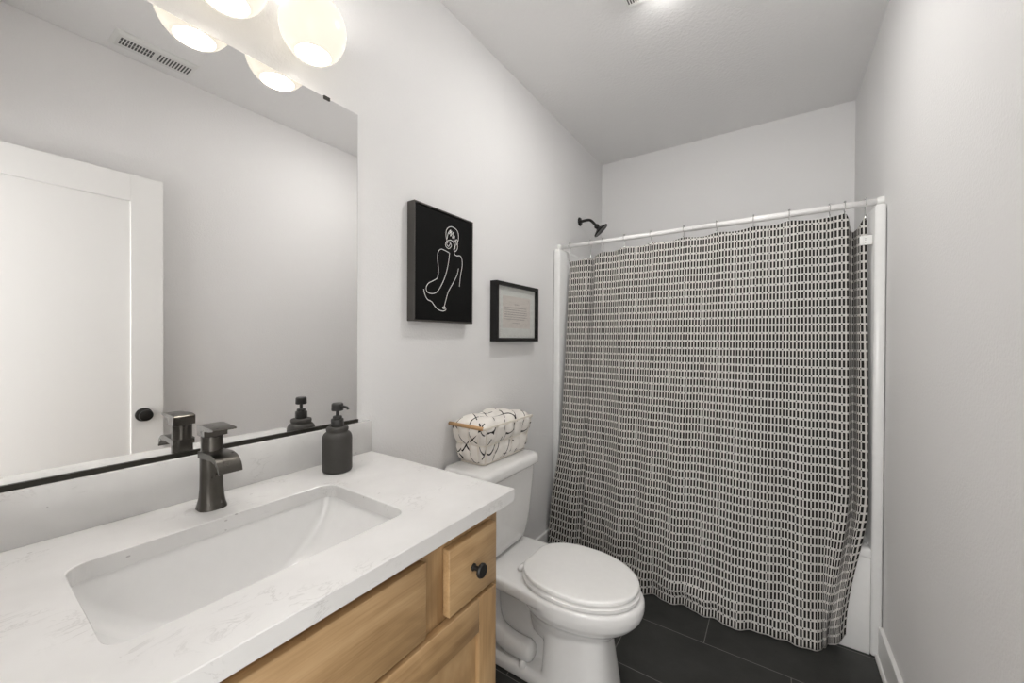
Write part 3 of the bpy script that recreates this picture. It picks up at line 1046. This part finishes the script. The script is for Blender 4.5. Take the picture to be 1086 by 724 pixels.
# deck under the tank
dk_ = []
for z, g_ in ((.334, -.010), (.340, -.003), (.348, 0), (.376, 0), (.382, -.004), (.384, -.010)):
    hw = [(.034, .160), (.10, .166), (.20, .169), (.30, .173), (.40, .180), (.47, .183)]
    q = [(x + (-g_ if x < .05 else 0), TY - w_ - g_) for x, w_ in hw] + [(x + (-g_ if x < .05 else 0), TY + w_ + g_) for x, w_ in reversed(hw)]
    dk_.append([(x, y, z) for x, y in q])
add_loft(bm, dk_)
bw = link_mesh('bowl', bm, M['ceramic'], to, True)
rm = bw.modifiers.new('one body', 'REMESH')
rm.mode = 'VOXEL'
rm.voxel_size = 0.0055
rm.use_smooth_shade = True
sm = bw.modifiers.new('glaze', 'SMOOTH')
sm.factor, sm.iterations = 0.5, 9
# trapway bulge on each side
for s in (-1, 1):
    bm = bmesh.new()
    pth = smooth_path([(.185, TY + s * .050, 0.335), (.172, TY + s * .064, .270), (.172, TY + s * .070, .190), (.195, TY + s * .074, .120), (.255, TY + s * .076, .088), (.320, TY + s * .075, .080), (.385, TY + s * .068, .078)], 6)
    n_ = len(pth)
    add_tube(bm, pth, [.040] * (n_ - 3) + [.036, .028, .012], 22)
    link_mesh('trapway', bm, M['ceramic'], to, True)
    bm = bmesh.new()
    add_lathe(bm, [(0.0, 0.0), (.0150, 0.0), (.0150, .006), (.0125, .014), (.007, .019), (0.0, .0205)], (.352, TY + s * .109, .0405), seg=22)
    autosmooth(link_mesh('bolt_cap', bm, M['seat'], to), 50)
# tank
bm = bmesh.new()
rings = []
for z, hw, x0, x1, rr in ((.3855, .120, .050, .180, .05), (.391, .138, .042, .196, .05), (.405, .152, .036, .207, .048), (.432, .166, .032, .214, .045), (.49, .179, .029, .220, .042),
                          (.58, .189, .027, .225, .040), (.66, .197, .026, .228, .038), (.730, .203, .025, .230, .036)):
    rings.append([(x, y, z) for x, y in rrect(x0, x1, TY - hw, TY + hw, rr, 7)])
add_loft(bm, rings)
autosmooth(link_mesh('tank', bm, M['ceramic'], to), 60)
bm = bmesh.new()
rings = []
for z, q in ((.7295, .004), (.732, .001), (.738, 0), (.758, 0), (.767, .003), (.773, .009), (.776, .020)):
    rings.append([(x, y, z) for x, y in rrect(.014 + q, .248 - q, TY - .2165 + q, TY + .2165 - q, .042 - q * .6, 8)])
add_loft(bm, rings)
autosmooth(link_mesh('tank_lid', bm, M['ceramic'], to), 60)


def oval(z, g_, back):
    pts = []
    for x, y, _ in egg(.535, .228 + g_, .212 + g_, .1755 + g_, z, 72, eb=2.5, ef=2.0):
        if x < back - g_:
            x = back - g_
        pts.append((x, y, z))
    return pts


bm = bmesh.new()
add_loft(bm, [oval(.3855, -.006, .335), oval(.387, 0, .335), oval(.398, .001, .335), oval(.4025, -.004, .335)])
autosmooth(link_mesh('seat', bm, M['seat'], to), 50)
bm = bmesh.new()
add_loft(bm, [oval(0.4065, -.016, .330), oval(0.4085, -.004, .330), oval(0.4195, -.003, .330), oval(0.4225, -.006, .330), oval(0.4240, -.016, .330), oval(0.4252, -.070, .330), oval(0.4255, -.12, .330)])
autosmooth(link_mesh('seat_lid', bm, M['seat'], to), 60)
for s in (-1, 1):
    bm = bmesh.new()
    add_tube(bm, [(.322, TY + s * .070 - .018, .394), (.322, TY + s * .070 + .018, .394)], .0095, 16)
    add_box(bm, .310, .332, TY + s * .070 - .014, TY + s * .070 + .014, .3842, .394, .003, 2)
    link_mesh('hinge', bm, M['seat'], to, True)

# ------------------------------------------------------------------ wire basket with cloth on the tank
ba = thing('wire_basket', 'cream wire basket with wooden handles on the toilet tank', 'basket', (0.10, 1.40, 0.776))
ZB, ZTB = 0.7775, 0.940


def bx(t):       # basket outline at height fraction t: x0, x1, y0, y1
    return lerp(.034, .017, t), lerp(.163, .200, t), lerp(1.256, 1.218, t), lerp(1.572, 1.578, t)


def loop(t, n=5, r=0.02):
    x0, x1, y0, y1 = bx(t)
    return [(x, y, lerp(ZB + .003, ZTB, t)) for x, y in rrect(x0, x1, y0, y1, r, n)]


bm = bmesh.new()
x0, x1, y0, y1 = bx(1.0)
for x in (x0, x1):
    add_box(bm, x - .004, x + .004, y0, y1, ZTB - .006, ZTB + .006, .002, 2)
for y in (y0, y1):
    add_tube(bm, [(x0, y, ZTB), (x1, y, ZTB)], .003, 8)
rim = link_mesh('rim', bm, M['wire'], ba)
bm = bmesh.new()
for t in (0.0, 0.52):
    add_tube(bm, loop(t), .0034, 8, closed=True)
for i in range(6):
    f = i / 5
    rib = []
    for sgn in (1, 0):
        for q in range(7):
            t = q / 6 if sgn == 0 else 1 - q / 6
            a0, a1, b0, b1 = bx(t)
            rib.append((a1 if sgn else a0, lerp(b0 + .012, b1 - .012, f), lerp(ZB + .003, ZTB, t)))
    add_tube(bm, rib, .0030, 7)
for i in range(3):
    f = (i + 0.5) / 3
    rib = []
    for sgn in (1, 0):
        for q in range(7):
            t = q / 6 if sgn == 0 else 1 - q / 6
            a0, a1, b0, b1 = bx(t)
            rib.append((lerp(a0 + .01, a1 - .01, f), b1 if sgn else b0, lerp(ZB + .003, ZTB, t)))
    add_tube(bm, rib, .0030, 7)
link_mesh('wire_frame', bm, M['wire'], ba, True)
for y, dz in ((y0 - .004, 0.0), (y1 + .004, -.008)):
    bm = bmesh.new()
    add_tube(bm, [(x0 - .004, y, ZTB + .004 + dz), (x1 - .010, y, ZTB + .002 + dz)], .0078, 14)
    link_mesh('handle', bm, M['lever_wood'], ba, True)

cl = None
bm = bmesh.new()
NU = 160
sq = rrect(-1, 1, -1, 1, 0.28, 10)
sq.append(sq[0])
acc = [0.0]
for a, b in zip(sq, sq[1:]):
    acc.append(acc[-1] + math.hypot(b[0] - a[0], b[1] - a[1]))
UNIT = []
for i in range(NU):
    d = acc[-1] * i / NU
    UNIT.append((interp(acc, [p[0] for p in sq], d), interp(acc, [p[1] for p in sq], d)))
prof = [(0.02, 0.0), (0.5, 0.0), (0.88, 0.0), (0.95, 0.02), (0.985, 0.05)] + [(1.0, 0.08 + 0.90 * q / 30) for q in range(31)]
prof += [(math.cos(a) ** 0.75, 0.98 + 0.24 * math.sin(a) ** 0.8) for a in [R(8 + 81 * q / 18) for q in range(19)]]
rings = []
for cr_, zf_h in prof:
    ring = []
    for i in range(NU):
        px, py = UNIT[i]
        a0, a1, b0, b1 = bx(min(1, zf_h))
        x = (a0 + a1) / 2 + px * cr_ * ((a1 - a0) / 2 - .002)
        y = (b0 + b1) / 2 + py * cr_ * ((b1 - b0) / 2 - .002)
        z = lerp(ZB + .001, ZTB, zf_h)
        fu = (y - b0 - .012) / (b1 - b0 - .024) * 5 if abs(px) > abs(py) else (x - a0 - .01) / (a1 - a0 - .02) * 3 - 0.5
        f1 = abs(math.sin(fu * PI))
        f2 = abs(math.sin(min(zf_h, 1.0) / 0.52 * PI))
        bul = 0.017 * (f1 * f2) ** 0.55 * (1 if zf_h < 1.0 else 0)
        bul += 0.005 * noise.noise(Vector((x, y, z)) * 30)
        nv = Vector((px * cr_, py * cr_, 0))
        p_ = Vector((x, y, z)) + (nv.normalized() * bul if nv.length > 0.3 else Vector((0, 0, 0)))
        if zf_h > 0.98:
            p_.z += (0.007 * math.sin(y * 40 + 1) + 0.004 * math.sin(x * 60 + y * 12)) * (zf_h - 0.98) / 0.24
        p_.z = max(p_.z, ZB + .0008)
        p_.x = max(p_.x, 0.004)
        ring.append(p_)
    rings.append(ring)
add_loft(bm, rings)
cl = link_mesh('folded_blanket', bm, M['cloth'], None, True, loc=(0.10, 1.40, ZB))
tag(cl, 'white quilted cloth with black grid lines bulging in the wire basket', 'blanket')
